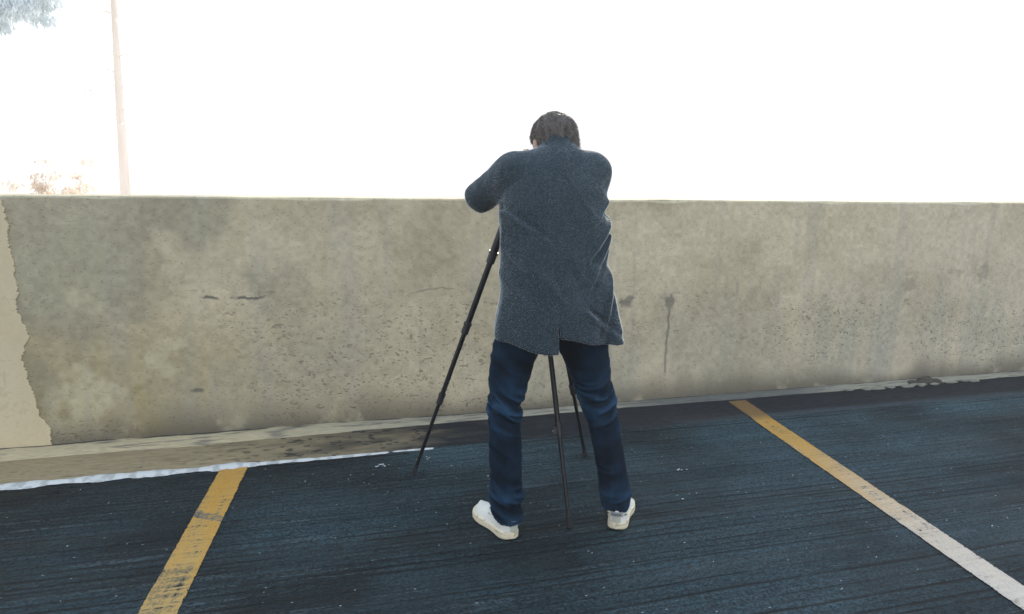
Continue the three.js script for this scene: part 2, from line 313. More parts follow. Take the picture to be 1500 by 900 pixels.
// ---------------------------------------------------------------- painted bay lines
function bayLine(name, xAt0, z0, z1, label, glareLine) {
  const k = -0.133, half = 0.058, n = 420, pos = [], uv = [], idx = [];
  for (let i = 0; i <= n; i++) {
    const z = mix(z0, z1, i / n), xc = xAt0 + k * z, e1 = (fbm(z * 40, xAt0, 3) - 0.5) * 0.006, e2 = (fbm(z * 40, xAt0 + 9, 3) - 0.5) * 0.006;
    pos.push(xc - half + e1, 0.0085 - 0.0045 * step(0.36, 0.42, z), z, xc + half + e2, 0.0085 - 0.0045 * step(0.36, 0.42, z), z); uv.push(0, z / 4, 1, z / 4);
    if (i < n) { const a = i * 2; idx.push(a, a + 2, a + 1, a + 1, a + 2, a + 3); }
  }
  const g = new THREE.BufferGeometry(); g.setAttribute('position', new THREE.Float32BufferAttribute(pos, 3)); g.setAttribute('uv', new THREE.Float32BufferAttribute(uv, 2)); g.setIndex(idx); g.computeVertexNormals();
  const W = 64, H = 2048;
  const t = texture(W, H, (i, j) => {
    const x = i / W * 0.116, z = j / H * 4, n = fbm(x * 30 + xAt0 * 7, z * 5, 4, 111), f = fbm(x * 160, z * 120, 3, 112), gr = fbm(xAt0 * 3 + x * 8, z * 95, 2, 113);
    let c = mix3([0.40, 0.20, 0.025], [0.47, 0.26, 0.05], n);
    c = mix3(c, glareLine ? [0.50, 0.42, 0.345] : [0.38, 0.26, 0.10], glareLine ? step(0.65, 2.1, z + (n - 0.5) * 0.6) : step(0.7, 1.9, z + (n - 0.5) * 0.7) * 0.75);  // on the right line, pale sun glare is painted in towards the camera
    if (glareLine) c = mix3(c, [0.10, 0.055, 0.02], step(0.46, 0.34, z) * 0.8);                  // grime where the strip crosses it
    const wear = n * 0.34 + f * 0.40 + gr * 0.26;
    const bald = !glareLine && Math.abs(z - 0.88 - (x - 0.05) * 0.7) < 0.05 * n ? 0.16 : 0, scuffs = !glareLine && z > 1.25 && z < 1.75 ? 0.03 : 0, top = !glareLine && z < 0.62 && z > 0.47 ? 0.05 : 0;
    if (bald) c = mix3(c, [0.10, 0.10, 0.085], step(0.45, 0.6, wear + 0.05) * 0.9); if (scuffs) c = mix3(c, [0.13, 0.10, 0.045], step(0.45, 0.62, wear) * 0.7);
    c = mix3(c, [0.10, 0.085, 0.055], step(0.50, 0.72, wear) * 0.75);
    let a = step(0.715, 0.69, wear + bald * 0.15 + scuffs * 0.5 + top * 0.8); a *= step(-0.02, 0.06, Math.min(i, W - 1 - i) / W + (f - 0.5) * 0.16 + 0.04);
    return [...c.map((q) => q * mix(0.75, 1.15, f)), a];
  });
  t.wrapS = THREE.ClampToEdgeWrapping;
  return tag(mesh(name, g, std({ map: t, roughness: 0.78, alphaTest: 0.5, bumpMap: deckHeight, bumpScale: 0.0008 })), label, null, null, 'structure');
}
bayLine('parking_line', -0.221, 0.405, 3.9, 'scuffed yellow bay line left of the person, with a bald grey patch', false);
bayLine('parking_line_001', 2.503, 0.10, 3.9, 'yellow bay line right of the person, with pale glare painted in nearer the camera', true);

// white ragged deposit where the gutter strip meets the deck
{
  const n = 700, pos = [], idx = [], xa = -5, xb = 0.62, R = 5;
  for (let i = 0; i <= n; i++) {
    const x = mix(xa, xb, i / n), thin = mix(0.036, 0.011, step(-1.1, 0.45, x)), lump = step(0.15, 0.03, Math.abs(x + 0.28)) * 0.012;
    const w = Math.max(0.0005, (thin + lump) * (0.35 + 1.25 * fbm(x * 14, 1.1, 4)) * (x > -0.1 ? step(0.33, 0.46, fbm(x * 26, 6.6, 3) + 0.25 * step(0.5, -0.1, x)) : 1));
    const zc = 0.398 + (fbm(x * 4, 8.8, 3) - 0.5) * 0.016;
    for (let q = 0; q < R; q++) { const t = q / (R - 1) * 2 - 1, r = 0.6 * (fbm(x * 60, q * 3.3 + 1, 3) - 0.5); pos.push(x, 0.0015 + (1 - t * t) * Math.min(0.011, w * 0.35) * (1 + r), zc + t * w + r * 0.012 * Math.min(1, w * 60)); }
    if (i < n) for (let q = 0; q < R - 1; q++) { const a = i * R + q, b = a + R; idx.push(a, a + 1, b, b, a + 1, b + 1); }
  }
  const g = new THREE.BufferGeometry(); g.setAttribute('position', new THREE.Float32BufferAttribute(pos, 3)); g.setIndex(idx); g.computeVertexNormals();
  const uvs = []; for (let i = 0; i < pos.length; i += 3) uvs.push(pos[i] * 3, pos[i + 2] * 3); g.setAttribute('uv', new THREE.Float32BufferAttribute(uvs, 2));
  const t = texture(512, 512, (i, j) => { const n2 = fbm(i / 40, j / 40, 4, 121); const c = mix3([0.33, 0.33, 0.32], [0.50, 0.50, 0.49], step(0.25, 0.6, n2)); return c; });
  tag(mesh('salt_line', g, std({ map: t, roughness: 0.95 })), 'thin ragged white line of deposit along the gutter edge at left', 'deposit');
}
// crumbs of the same white stuff on the deck
{
  const parts = [];
  const crumb = (x, z, r) => { const g = new THREE.IcosahedronGeometry(r, 1), p = g.attributes.position; for (let i = 0; i < p.count; i++) { const q = 0.7 + 0.6 * noise(p.getX(i) * 300 + x * 50, p.getY(i) * 300, p.getZ(i) * 300 + z * 50); p.setXYZ(i, p.getX(i) * q * 1.5, p.getY(i) * q * 0.5, p.getZ(i) * q); } g.computeVertexNormals(); g.translate(x, r * 0.3, z); parts.push(g); };
  for (const [cx, cz, n, sp] of [[0.36, 0.545, 9, 0.03], [1.665, 0.918, 6, 0.022], [0.55, 0.50, 5, 0.06], [0.1, 0.62, 3, 0.1], [0.95, 0.62, 5, 0.09], [0.86, 0.80, 4, 0.08], [1.55, 1.18, 4, 0.06], [2.6, 1.72, 2, 0.03]])
    for (let i = 0; i < n; i++) crumb(cx + (rnd() - 0.5) * 2.4 * sp, cz + (rnd() - 0.5) * 0.8 * sp, 0.0014 + rnd() * 0.003);
  for (let i = 0; i < 60; i++) crumb(mix(-0.9, 4, rnd()), mix(0.45, 1.9, rnd()), 0.0008 + rnd() * 0.0013);
  tag(mesh('white_crumbs', mergeGeometries(parts), std({ color: lin(0.42, 0.45, 0.46) })), 'scattered white crumbs lying on the dark grooved deck', 'crumbs', null, 'stuff');
}
// little dirt heap and crumbled mortar against the wall foot on the right
{
  const lump = (x, z, rx, ry, rz, s) => { const g = new THREE.IcosahedronGeometry(1, 3), p = g.attributes.position; for (let i = 0; i < p.count; i++) { const q = 0.75 + 0.5 * noise(p.getX(i) * 3 + s, p.getY(i) * 3, p.getZ(i) * 3); p.setXYZ(i, p.getX(i) * q * rx, p.getY(i) * q * ry, p.getZ(i) * q * rz); } g.computeVertexNormals(); g.translate(x, 0.012, z); return g; };
  const heap = base('dirt_heap', 3.93, 0, 0.05);
  tag(heap, 'small dark heap of dirt against the wall foot at right', 'dirt heap');
  mesh('dirt', mergeGeometries([lump(0, 0, 0.075, 0.036, 0.04, 1), lump(0.07, 0.005, 0.05, 0.02, 0.035, 4), lump(-0.09, 0, 0.05, 0.018, 0.03, 8)]), std({ color: lin(0.05, 0.045, 0.035), roughness: 1 }), heap);
  const rub = []; for (let i = 0; i < 15; i++) rub.push(lump(mix(-0.62, 0.36, rnd()), 0.028 + rnd() * 0.03, 0.02 + rnd() * 0.035, 0.006 + rnd() * 0.006, 0.010 + rnd() * 0.010, i));
  const r = mesh('mortar_crumbs', mergeGeometries(rub), std({ color: lin(0.19, 0.18, 0.145), roughness: 1 }), heap); r.userData.kind = 'stuff';
}

// ---------------------------------------------------------------- tripod
{
  const O = V(0.91, 0, 0.885), tri = base('tripod', O.x, O.y, O.z);
  tag(tri, 'black tripod with clamped telescopic legs standing in front of the person', 'tripod');
  const mB = std({ color: lin(0.012, 0.013, 0.016), roughness: 0.38, metalness: 0.4 }), mP = std({ color: lin(0.014, 0.014, 0.016), roughness: 0.5 }), mS = std({ color: lin(0.45, 0.46, 0.48), roughness: 0.25, metalness: 1 });
  const hubY = 1.17, apex = V(0, 1.374, 0);
  const feet = [[0.48, 0.675], [0.972, 1.312], [1.295, 0.675]];
  for (const [fx, fz] of feet) {
    const foot = V(fx - O.x, 0.0, fz - O.z), dir = apex.clone().sub(foot).normalize(), L = foot.distanceTo(apex), at = (t) => foot.clone().addScaledVector(dir, t * L);
    const out = V(foot.x, 0, foot.z).normalize(), side = V(0, 1, 0).cross(out).normalize();
    const cl = [0.255, 0.485, 0.705], hubT = hubY / 1.374;
    const legUp = [rod(at(cl[2] + 0.01), at(hubT - 0.012), 0.0142, 0.0142, 20)];
    // ribbed foam grip
    legUp.push(rod(at(hubT - 0.13), at(hubT - 0.02), 0.0165, 0.0165, 20));
    const leg = mesh('leg', mergeGeometries(legUp), mB, tri);
    mesh('leg_section', rod(at(cl[1]), at(cl[2]), 0.0122, 0.0122, 20), mB, leg);
    mesh('leg_section', rod(at(cl[0]), at(cl[1]), 0.0102, 0.0102, 20), mB, leg);
    mesh('leg_section', rod(at(0.02), at(cl[0]), 0.0082, 0.0082, 20), mB, leg);
    cl.forEach((c, i) => {
      const r = [0.0135, 0.0155, 0.0178][i], a = at(c - 0.014), b = at(c + 0.016);
      const g = [rod(a, b, r, r, 18), rod(at(c + 0.012), at(c + 0.02), r * 1.12, r * 1.12, 18)];
      const bx = new RoundedBoxGeometry(0.013, 0.03, 0.011, 2, 0.003);
      bx.applyQuaternion(new THREE.Quaternion().setFromUnitVectors(V(0, 1, 0), dir));
      const off = (fx < 0.8 ? side.clone().multiplyScalar(-1) : side.clone()).applyAxisAngle(V(0, 1, 0), fx > 0.9 ? Math.PI : 0).multiplyScalar(r + 0.003);
      const m = at(c).add(off); bx.translate(m.x, m.y, m.z);
      const lv = rod(m.clone().addScaledVector(dir, -0.016).addScaledVector(off, 0.35), m.clone().addScaledVector(dir, 0.014).addScaledVector(off, 0.2), 0.0035, 0.0045, 8);
      const clamp_ = mesh('leg_clamp', mergeGeometries([...g, bx, lv].map(ni)), mP, leg);
      const pin = rod(m.clone().addScaledVector(off, 0.45).addScaledVector(side, -0.0055), m.clone().addScaledVector(off, 0.45).addScaledVector(side, 0.0055), 0.0028, 0.0028, 10);
      void clamp_; mesh('clamp_pin', pin, mS, leg);
    });
    mesh('rubber_foot', mergeGeometries([rod(at(0.0025), at(0.03), 0.0125, 0.0095, 16), rod(foot.clone().setY(0.001), foot.clone().setY(0.006), 0.0125, 0.0125, 16)]), std({ color: lin(0.012, 0.012, 0.013), roughness: 0.9 }), leg);
  }
  const hub = [new THREE.CylinderGeometry(0.04, 0.046, 0.05, 24).translate(0, hubY + 0.01, 0)];
  for (const [fx, fz] of feet) { const o = V(fx - O.x, 0, fz - O.z).normalize(); const b = new RoundedBoxGeometry(0.034, 0.042, 0.04, 2, 0.005); b.rotateY(Math.atan2(o.x, o.z)); b.translate(o.x * 0.05, hubY - 0.008, o.z * 0.05); hub.push(b); }
  mesh('hub', mergeGeometries(hub.map(ni)), mP, tri);
  mesh('centre_column', rod(V(0, hubY - 0.30, 0), V(0, hubY + 0.06, 0), 0.0125, 0.0125, 20), mB, tri);
  const head = [new THREE.CylinderGeometry(0.027, 0.027, 0.035, 24).translate(0, hubY + 0.075, 0), new THREE.SphereGeometry(0.021, 20, 14).translate(0, hubY + 0.10, 0), new RoundedBoxGeometry(0.055, 0.012, 0.055, 2, 0.003).translate(0, hubY + 0.122, 0)];
  const hd = mesh('ball_head', mergeGeometries(head.map(ni)), mP, tri);
  mesh('lock_knob', new THREE.CylinderGeometry(0.011, 0.011, 0.02, 14).rotateZ(Math.PI / 2).translate(-0.037, hubY + 0.075, 0), mP, hd);
}
// the camera on the tripod, in front of the face
{
  const c = base('camera', 0.91, 1.299, 0.885);
  tag(c, 'black camera mounted on the tripod head before the person\'s face', 'camera');
  const mk = std({ color: lin(0.015, 0.015, 0.017), roughness: 0.55 });
  const body = mergeGeometries([new RoundedBoxGeometry(0.132, 0.076, 0.056, 3, 0.009).translate(0, 0.039, 0), new RoundedBoxGeometry(0.05, 0.03, 0.058, 3, 0.008).translate(0, 0.084, 0.002), new RoundedBoxGeometry(0.03, 0.07, 0.03, 3, 0.009).translate(0.052, 0.037, -0.03)].map(ni));
  mesh('camera_body', body, mk, c);
  mesh('lens', mergeGeometries([rod(V(-0.008, 0.04, -0.028), V(-0.008, 0.04, -0.075), 0.033, 0.031, 28), rod(V(-0.008, 0.04, -0.075), V(-0.008, 0.04, -0.118), 0.034, 0.036, 28)]), mk, c);
  mesh('eyecup', new RoundedBoxGeometry(0.034, 0.024, 0.012, 2, 0.004).translate(0, 0.088, 0.035), std({ color: lin(0.01, 0.01, 0.01), roughness: 0.95 }), c);
  mesh('screen', new RoundedBoxGeometry(0.07, 0.05, 0.004, 2, 0.0015).translate(-0.012, 0.034, 0.029), std({ color: lin(0.01, 0.012, 0.016), roughness: 0.15 }), c);
}

// ---------------------------------------------------------------- person
const PB = V(0.91, 0, 1.28);                           // the figure's base; shapes below are in scene metres, shifted to it
const person = base('person', PB.x, PB.y, PB.z);
tag(person, 'person from behind in long grey jacket, blue jeans and white sneakers, bent over tripod', 'person');
const toLocal = (g) => g.translate(-PB.x, -PB.y, -PB.z);
const J = {
  hipL: [0.80, 0.80, 1.27], hipR: [0.985, 0.80, 1.27], kneeL: [0.728, 0.46, 1.24], kneeR: [1.095, 0.455, 1.255], ankL: [0.722, 0.085, 1.285], ankR: [1.155, 0.085, 1.318],
  pelvis: [0.90, 0.84, 1.26], chest: [0.915, 1.17, 1.21], neck: [0.945, 1.36, 1.13], head: [0.955, 1.42, 1.05],
  shL: [0.775, 1.315, 1.145], shR: [1.068, 1.325, 1.15], elL: [0.685, 1.228, 1.02], elR: [1.075, 1.095, 1.10], wrL: [0.815, 1.30, 0.90], wrR: [1.005, 1.32, 0.925],
};
const footL = { heel: [0.738, 1.345], dir: V(-0.20, 0, -0.98).normalize() }, footR = { heel: [1.128, 1.372], dir: V(0.47, 0, -0.88).normalize() };

// head, in its own axes: face towards -z, centre between the ears
const headTurn = new THREE.Matrix4().makeTranslation(...J.head).multiply(new THREE.Matrix4().makeRotationY(0.12)).multiply(new THREE.Matrix4().makeRotationX(-0.30));
const skull = (x, y, z) => {
  let d = ell(x, y, z, [0, 0.022, 0.008], [0.074, 0.086, 0.092]);
  d = smin(d, ell(x, y, z, [0, -0.045, -0.035], [0.056, 0.062, 0.052]), 0.03);
  d = smin(d, ell(x, y, z, [0, -0.09, -0.062], [0.022, 0.016, 0.018]), 0.02);
  d = smin(d, cap(x, y, z, [0, 0.008, -0.084], [0, -0.03, -0.104], 0.007, 0.0115), 0.012);          // nose
  d = smin(d, cap(x, y, z, [-0.04, 0.018, -0.07], [0.04, 0.018, -0.07], 0.01, 0.01), 0.015);        // brow
  for (const s of [-1, 1]) {
    d = Math.max(d, -(ell(x, y, z, [s * 0.031, -0.002, -0.093], [0.016, 0.010, 0.012]) * 1) - 0.0005);
    d = smin(d, ell(x, y, z, [s * 0.031, -0.002, -0.072], [0.012, 0.011, 0.012]), 0.003);
    d = smin(d, ell(x, y, z, [s * 0.078, -0.008, 0.012], [0.009, 0.030, 0.018]), 0.006);            // ears
  }
  d = smin(d, cap(x, y, z, [-0.018, -0.058, -0.083], [0.018, -0.058, -0.083], 0.005, 0.005), 0.005);  // lips
  d = smin(d, cap(x, y, z, [0, -0.04, 0.02], [0, -0.13, 0.045], 0.052, 0.055), 0.03);
  return d;
};
const bodyField = (x, y, z) => {
  let d = cap(x, y, z, J.pelvis, J.chest, 0.09, 0.085); d = smin(d, cap(x, y, z, J.chest, J.neck, 0.08, 0.05), 0.05);
  for (const s of ['L', 'R']) {
    d = smin(d, cap(x, y, z, J['hip' + s], J['knee' + s], 0.062, 0.042), 0.03); d = smin(d, cap(x, y, z, J['knee' + s], J['ank' + s], 0.042, 0.027), 0.02);
    const f = s === 'L' ? footL : footR; d = smin(d, cap(x, y, z, [J['ank' + s][0], 0.06, J['ank' + s][2]], [f.heel[0] + f.dir.x * 0.2, 0.045, f.heel[1] + f.dir.z * 0.2], 0.023, 0.018), 0.02);
    d = smin(d, cap(x, y, z, J.chest, J['sh' + s], 0.06, 0.042), 0.04); d = smin(d, cap(x, y, z, J['sh' + s], J['el' + s], 0.047, 0.037), 0.02); d = smin(d, cap(x, y, z, J['el' + s], J['wr' + s], 0.036, 0.025), 0.01);
  }
  return d;
};
// a hand round the camera: palm plus five chains
function handField(w, palmDir, across, curl, thumbSide) {
  const nrm = palmDir.clone().cross(across).normalize().multiplyScalar(curl), bones = [], Wp = V(...w), pt = (a, b, c) => Wp.clone().addScaledVector(palmDir, a).addScaledVector(across, b).addScaledVector(nrm, c).toArray();
  [[-0.027, 0.046], [-0.009, 0.052], [0.009, 0.049], [0.027, 0.039]].forEach(([o, len], i) => {
    const q = o * -thumbSide; const a = pt(0.074, q, 0), b = pt(0.074 + len * 0.8, q * 1.1, len * 0.45), c = pt(0.074 + len * 1.15, q * 1.1, len * 1.05 + 0.002 * i), e = pt(0.074 + len * 1.05, q * 1.1, len * 1.5);
    bones.push([a, b, 0.0088, 0.008], [b, c, 0.008, 0.0074], [c, e, 0.0074, 0.0062]);
  });
  const t0 = pt(0.022, thumbSide * 0.026, 0.004), t1 = pt(0.055, thumbSide * 0.05, 0.012), t2 = pt(0.085, thumbSide * 0.055, 0.024);
  bones.push([t0, t1, 0.0115, 0.010], [t1, t2, 0.0095, 0.0078]);
  const pa = [-0.024, -0.008, 0.008, 0.024].map((o) => [pt(0.004, o * 0.75, 0), pt(0.074, o * -thumbSide * -thumbSide, 0), 0.014, 0.0115]);
  return (x, y, z) => {
    let d = 9; for (const b of pa) d = smin(d, cap(x, y, z, ...b), 0.01);
    for (const b of bones) d = Math.min(d, smin(d, cap(x, y, z, ...b), 0.004));
    return smin(d, cap(x, y, z, w, pt(-0.06, 0, 0), 0.021, 0.026), 0.015);
  };
}
{
  const parts = [];
  parts.push(surface(bodyField, [0.56, 0.01, 0.82], [1.34, 1.44, 1.48], 0.013));
  const h = surface((x, y, z) => skull(x, y, z), [-0.11, -0.19, -0.14], [0.11, 0.13, 0.13], 0.0038); h.applyMatrix4(headTurn); parts.push(h);
  const hands = [[J.wrL, V(0.62, 0.28, -0.42).normalize(), 1], [J.wrR, V(-0.42, 0.3, -0.42).normalize(), -1]];
  for (const [w, dir, s] of hands) {
    const across = V(0, 1, 0).addScaledVector(dir, -dir.y).normalize();
    const f = handField(w, dir, across, s, 1);
    parts.push(surface(f, [w[0] - 0.15, w[1] - 0.12, w[2] - 0.15], [w[0] + 0.15, w[1] + 0.15, w[2] + 0.12], 0.0036));
  }
  const m = phys({ color: lin(0.46, 0.27, 0.19), roughness: 0.55, sheen: 0.2 });
  const body = mesh('body', toLocal(mergeGeometries(parts)), m, person);
  for (const s of [-1, 1]) { const e = new THREE.SphereGeometry(0.0105, 14, 10).translate(s * 0.031, -0.002, -0.0755); e.applyMatrix4(headTurn); mesh('eye', toLocal(e), std({ color: lin(0.6, 0.58, 0.55), roughness: 0.2 }), body); }
}
// hair
{
  const f = (x, y, z) => {
    let d = ell(x, y, z, [0, 0.024, 0.012], [0.084, 0.094, 0.102]); d = smin(d, ell(x, y, z, [0, -0.03, 0.05], [0.072, 0.062, 0.056]), 0.03);
    d -= 0.005 * (noise(x * 60, y * 22 + 5, z * 60) - 0.5) * 2 + 0.003 * (noise(x * 160, y * 50, z * 160) - 0.5);
    d = Math.max(d, -(z + 0.052 + 0.55 * (y - 0.06) + 0.01 * noise(x * 80, 3, 1)) * -1 * -1 < 0 ? d : d);
    const face = 0.60 * (z + 0.055) - 0.62 * (0.045 - y) * (y < 0.045 ? 1 : 0.3);                    // keep behind the hairline
    return Math.max(d, -face * 0.7);
  };
  const g = surface(f, [-0.11, -0.13, -0.13], [0.11, 0.14, 0.14], 0.004); g.applyMatrix4(headTurn);
  mesh('hair', toLocal(g), phys({ color: lin(0.075, 0.058, 0.046), roughness: 0.55, sheen: 0.4, sheenRoughness: 0.4 }), person);
}
// jacket: a long one, vented at the back
const rowsC = [ // y, centre x, half width, centre z, half depth
  [0.60, 0.912, 0.236, 1.27, 0.166], [0.70, 0.912, 0.229, 1.265, 0.162], [0.78, 0.912, 0.222, 1.26, 0.156], [0.89, 0.912, 0.208, 1.25, 0.146], [1.0, 0.908, 0.197, 1.235, 0.134], [1.1, 0.910, 0.194, 1.215, 0.13],
  [1.2, 0.914, 0.194, 1.195, 0.128], [1.28, 0.918, 0.186, 1.17, 0.12], [1.34, 0.925, 0.165, 1.15, 0.105], [1.385, 0.935, 0.115, 1.135, 0.085], [1.42, 0.945, 0.055, 1.12, 0.055], [1.47, 0.95, 0.02, 1.11, 0.02]];
const coatOuter = (x, y, z) => {
  const [, cx, hw, cz, hd] = table(rowsC, y), dx = (x - cx) / hw, dz = (z - cz) / hd, p = 2.35;
  let d = (Math.pow(Math.pow(Math.abs(dx), p) + Math.pow(Math.abs(dz), p), 1 / p) - 1) * Math.min(hw, hd) * 0.9;
  d = smin(d, cap(x, y, z, J.shL, J.shR, 0.066, 0.07), 0.05);
  d = smin(d, cap(x, y, z, J.shL, J.elL, 0.07, 0.058), 0.035); d = smin(d, cap(x, y, z, J.elL, J.wrL, 0.056, 0.041), 0.015);
  d = smin(d, cap(x, y, z, J.shR, J.elR, 0.068, 0.06), 0.028); d = smin(d, cap(x, y, z, J.elR, J.wrR, 0.057, 0.041), 0.015);
  d = smin(d, cap(x, y, z, [J.neck[0], 1.36, 1.13], [J.neck[0] + 0.004, 1.405, 1.11], 0.075, 0.062), 0.03);
  return d;
};
const folds = (x, y, z) => {
  const low = step(1.05, 0.72, y);
  let w = (noise(x * 13 + y * 1.2, y * 2.6, z * 13) - 0.5) * mix(0.006, 0.030, low);
  w += (noise(x * 30, y * 9, z * 30) - 0.5) * 0.004;
  // pull folds running from the right elbow down across the back
  const a = (x - 1.10) * 0.62 + (y - 1.10) * 0.78, b = -(x - 1.10) * 0.78 + (y - 1.10) * 0.62 ;
  void b;
  w += 0.0045 * Math.sin(a * 44 + 1.2 + 5 * noise(x * 7, y * 7, z * 7)) * step(0.30, 0.05, Math.hypot((x - 1.07) / 1.2, y - 1.05)) * step(0.9, 1.0, x);
  w += 0.010 * (1 - Math.abs(2 * noise((x + y * 0.7) * 15, (y - x * 0.6) * 5, z * 6 + 40) - 1) - 0.6) * step(1.32, 1.1, y) * step(0.80, 0.95, y);
  for (const [x0, y0, x1, y1, am] of [[1.105, 1.125, 0.985, 1.005, 0.011], [1.10, 1.075, 1.01, 0.955, 0.008], [1.09, 1.19, 1.0, 1.12, 0.006], [0.735, 1.17, 0.83, 1.10, 0.006], [1.10, 0.93, 1.045, 0.74, 0.010], [1.005, 0.83, 1.105, 0.752, 0.010]]) {
    const t = clamp(((x - x0) * (x1 - x0) + (y - y0) * (y1 - y0)) / ((x1 - x0) ** 2 + (y1 - y0) ** 2)), q = ((x - x0) * (y1 - y0) - (y - y0) * (x1 - x0)) / Math.hypot(x1 - x0, y1 - y0), g = Math.hypot(x - mix(x0, x1, t), y - mix(y0, y1, t));
    if (z > 1.2 && g < 0.06) w += am * (1 - 0.7 * t) * (Math.exp(-(((q - 0.010) / 0.013) ** 2)) - 1.2 * Math.exp(-(((q + 0.007) / 0.010) ** 2))) * step(0.05, 0.02, Math.max(0, g - Math.abs(q)));
  }
  w += 0.006 * (2 * noise(x * 20, y * 45 + x * 30, z * 20) - 1) * step(0.09, 0.02, Math.hypot(x - J.elL[0], y - J.elL[1], z - J.elL[2]));
  return w;
};
const hem = (x, z) => (x < 0.872 ? 0.700 + 0.038 * step(0.87, 0.68, x) : mix(0.752, 0.718, step(0.88, 1.12, x))) + 0.004 * Math.sin(x * 30) + 0.03 * step(1.25, 1.1, z);
const coatField = (x, y, z) => {
  let d = coatOuter(x, y, z) - folds(x, y, z);
  // the right back corner kicks outwards
  d -= 0.015 * step(0.95, 0.72, y) * Math.exp(-(((x - 1.12) / 0.045) ** 2)) * step(1.2, 1.3, z);
  d += 0.016 * step(0.95, 0.74, y) * Math.exp(-(((x - 1.04) / 0.03) ** 2)) * step(1.22, 1.32, z);
  const inner = d + 0.014, hollow = y < 0.92 ? inner + Math.max(0, y - 0.86) * 0.9 : 1;
  if (y < 0.93) d = Math.max(d, -hollow);
  if (z > 1.27 && y < 0.80) d = Math.max(d, -(Math.abs(x - 0.872) - 0.0035));        // back vent
  d = Math.max(d, hem(x, z) - y);
  // sleeve ends
  for (const [e, w] of [[J.elL, J.wrL], [J.elR, J.wrR]]) {
    const v = [w[0] - e[0], w[1] - e[1], w[2] - e[2]], L = Math.hypot(...v), t = ((x - e[0]) * v[0] + (y - e[1]) * v[1] + (z - e[2]) * v[2]) / L, near = Math.hypot(x - w[0], y - w[1], z - w[2]) < 0.1;
    if (near) d = Math.max(d, t - L + 0.005);
  }
  d = Math.max(d, -cap(x, y, z, [0.955, 1.37, 1.10], [0.965, 1.5, 1.055], 0.05, 0.075));               // collar opening
  return d;
};
const cloth = texture(256, 256, (i, j) => { const n = 0.5 + 0.25 * Math.sin((i + j) * Math.PI / 4) + 0.5 * (hash(i, j, 5) - 0.5); return [n, n, n]; }, false); cloth.repeat.set(5, 5);
const coatTint = texture(512, 512, (i, j) => { const n = 0.7 * hash(i, j, 6) + 0.3 * fbm(i / 3, j / 3, 2, 140), l = fbm(i / 60, j / 60, 3, 141); const k = mix(0.75, 1.25, n) * mix(0.8, 1.2, l); return [0.022 * k, 0.034 * k, 0.042 * k]; }); coatTint.repeat.set(2.2, 2.2);
{
  const g = surface(coatField, [0.58, 0.60, 0.82], [1.24, 1.5, 1.46], 0.0062);
  const coat = mesh('jacket', toLocal(g), phys({ map: coatTint, bumpMap: cloth, bumpScale: 0.0008, specularIntensity: 0.3, roughness: 0.92, sheen: 1, sheenRoughness: 0.3, sheenColor: lin(0.75, 0.8, 0.85) }), person);
  coat.userData.label = 'long dark grey jacket with a back vent';
  const onBack = (x, y) => { let z = 1.48, st = 0.01; for (let i = 0; i < 60; i++) { if (coatField(x, y, z) < 0) break; z -= st; } let a = z, b = z + st; for (let i = 0; i < 12; i++) { const m = (a + b) / 2; coatField(x, y, m) < 0 ? (a = m) : (b = m); } return V(x, y, b); };
  const seamM = phys({ color: lin(0.028, 0.036, 0.043), roughness: 0.95, specularIntensity: 0.2 });
  const seam = (pts) => mesh('seam', toLocal(new THREE.TubeGeometry(new THREE.CatmullRomCurve3(pts.map(([x, y]) => onBack(x, y))), pts.length * 6, 0.0009, 6)), seamM, coat);
  const line = (x0, y0, x1, y1, bow, n = 22) => Array.from({ length: n + 1 }, (_, i) => { const t = i / n; return [mix(x0, x1, t) + bow * Math.sin(Math.PI * t), mix(y0, y1, t)]; });
  seam(line(0.872, 0.815, 0.938, 1.335, 0.004)); seam(line(0.765, 1.345, 0.752, 1.155, 0.018, 14)); seam(line(1.072, 1.35, 1.068, 1.16, -0.016, 14));
  const cN = [0.955, 1.365, 1.105];
  const collar = surface((x, y, z) => {
    const yy = y - cN[1] - 0.35 * (z - cN[2]) * -1 * 0.6, r = Math.hypot((x - cN[0]) / 1.05, z - cN[2]), want = 0.066 + 0.34 * Math.max(0, 0.022 - yy) + 0.1 * Math.max(0, yy - 0.03), band = Math.max(Math.abs(r - want) - 0.0055, Math.abs(yy - 0.004) - 0.034);
    return Math.max(band + 0.0012 * (noise(x * 40, y * 40, z * 40) - 0.5), -(z - 1.02));
  }, [0.84, 1.27, 0.99], [1.07, 1.46, 1.22], 0.0045);
  mesh('collar', toLocal(collar), coat.material, coat);
}
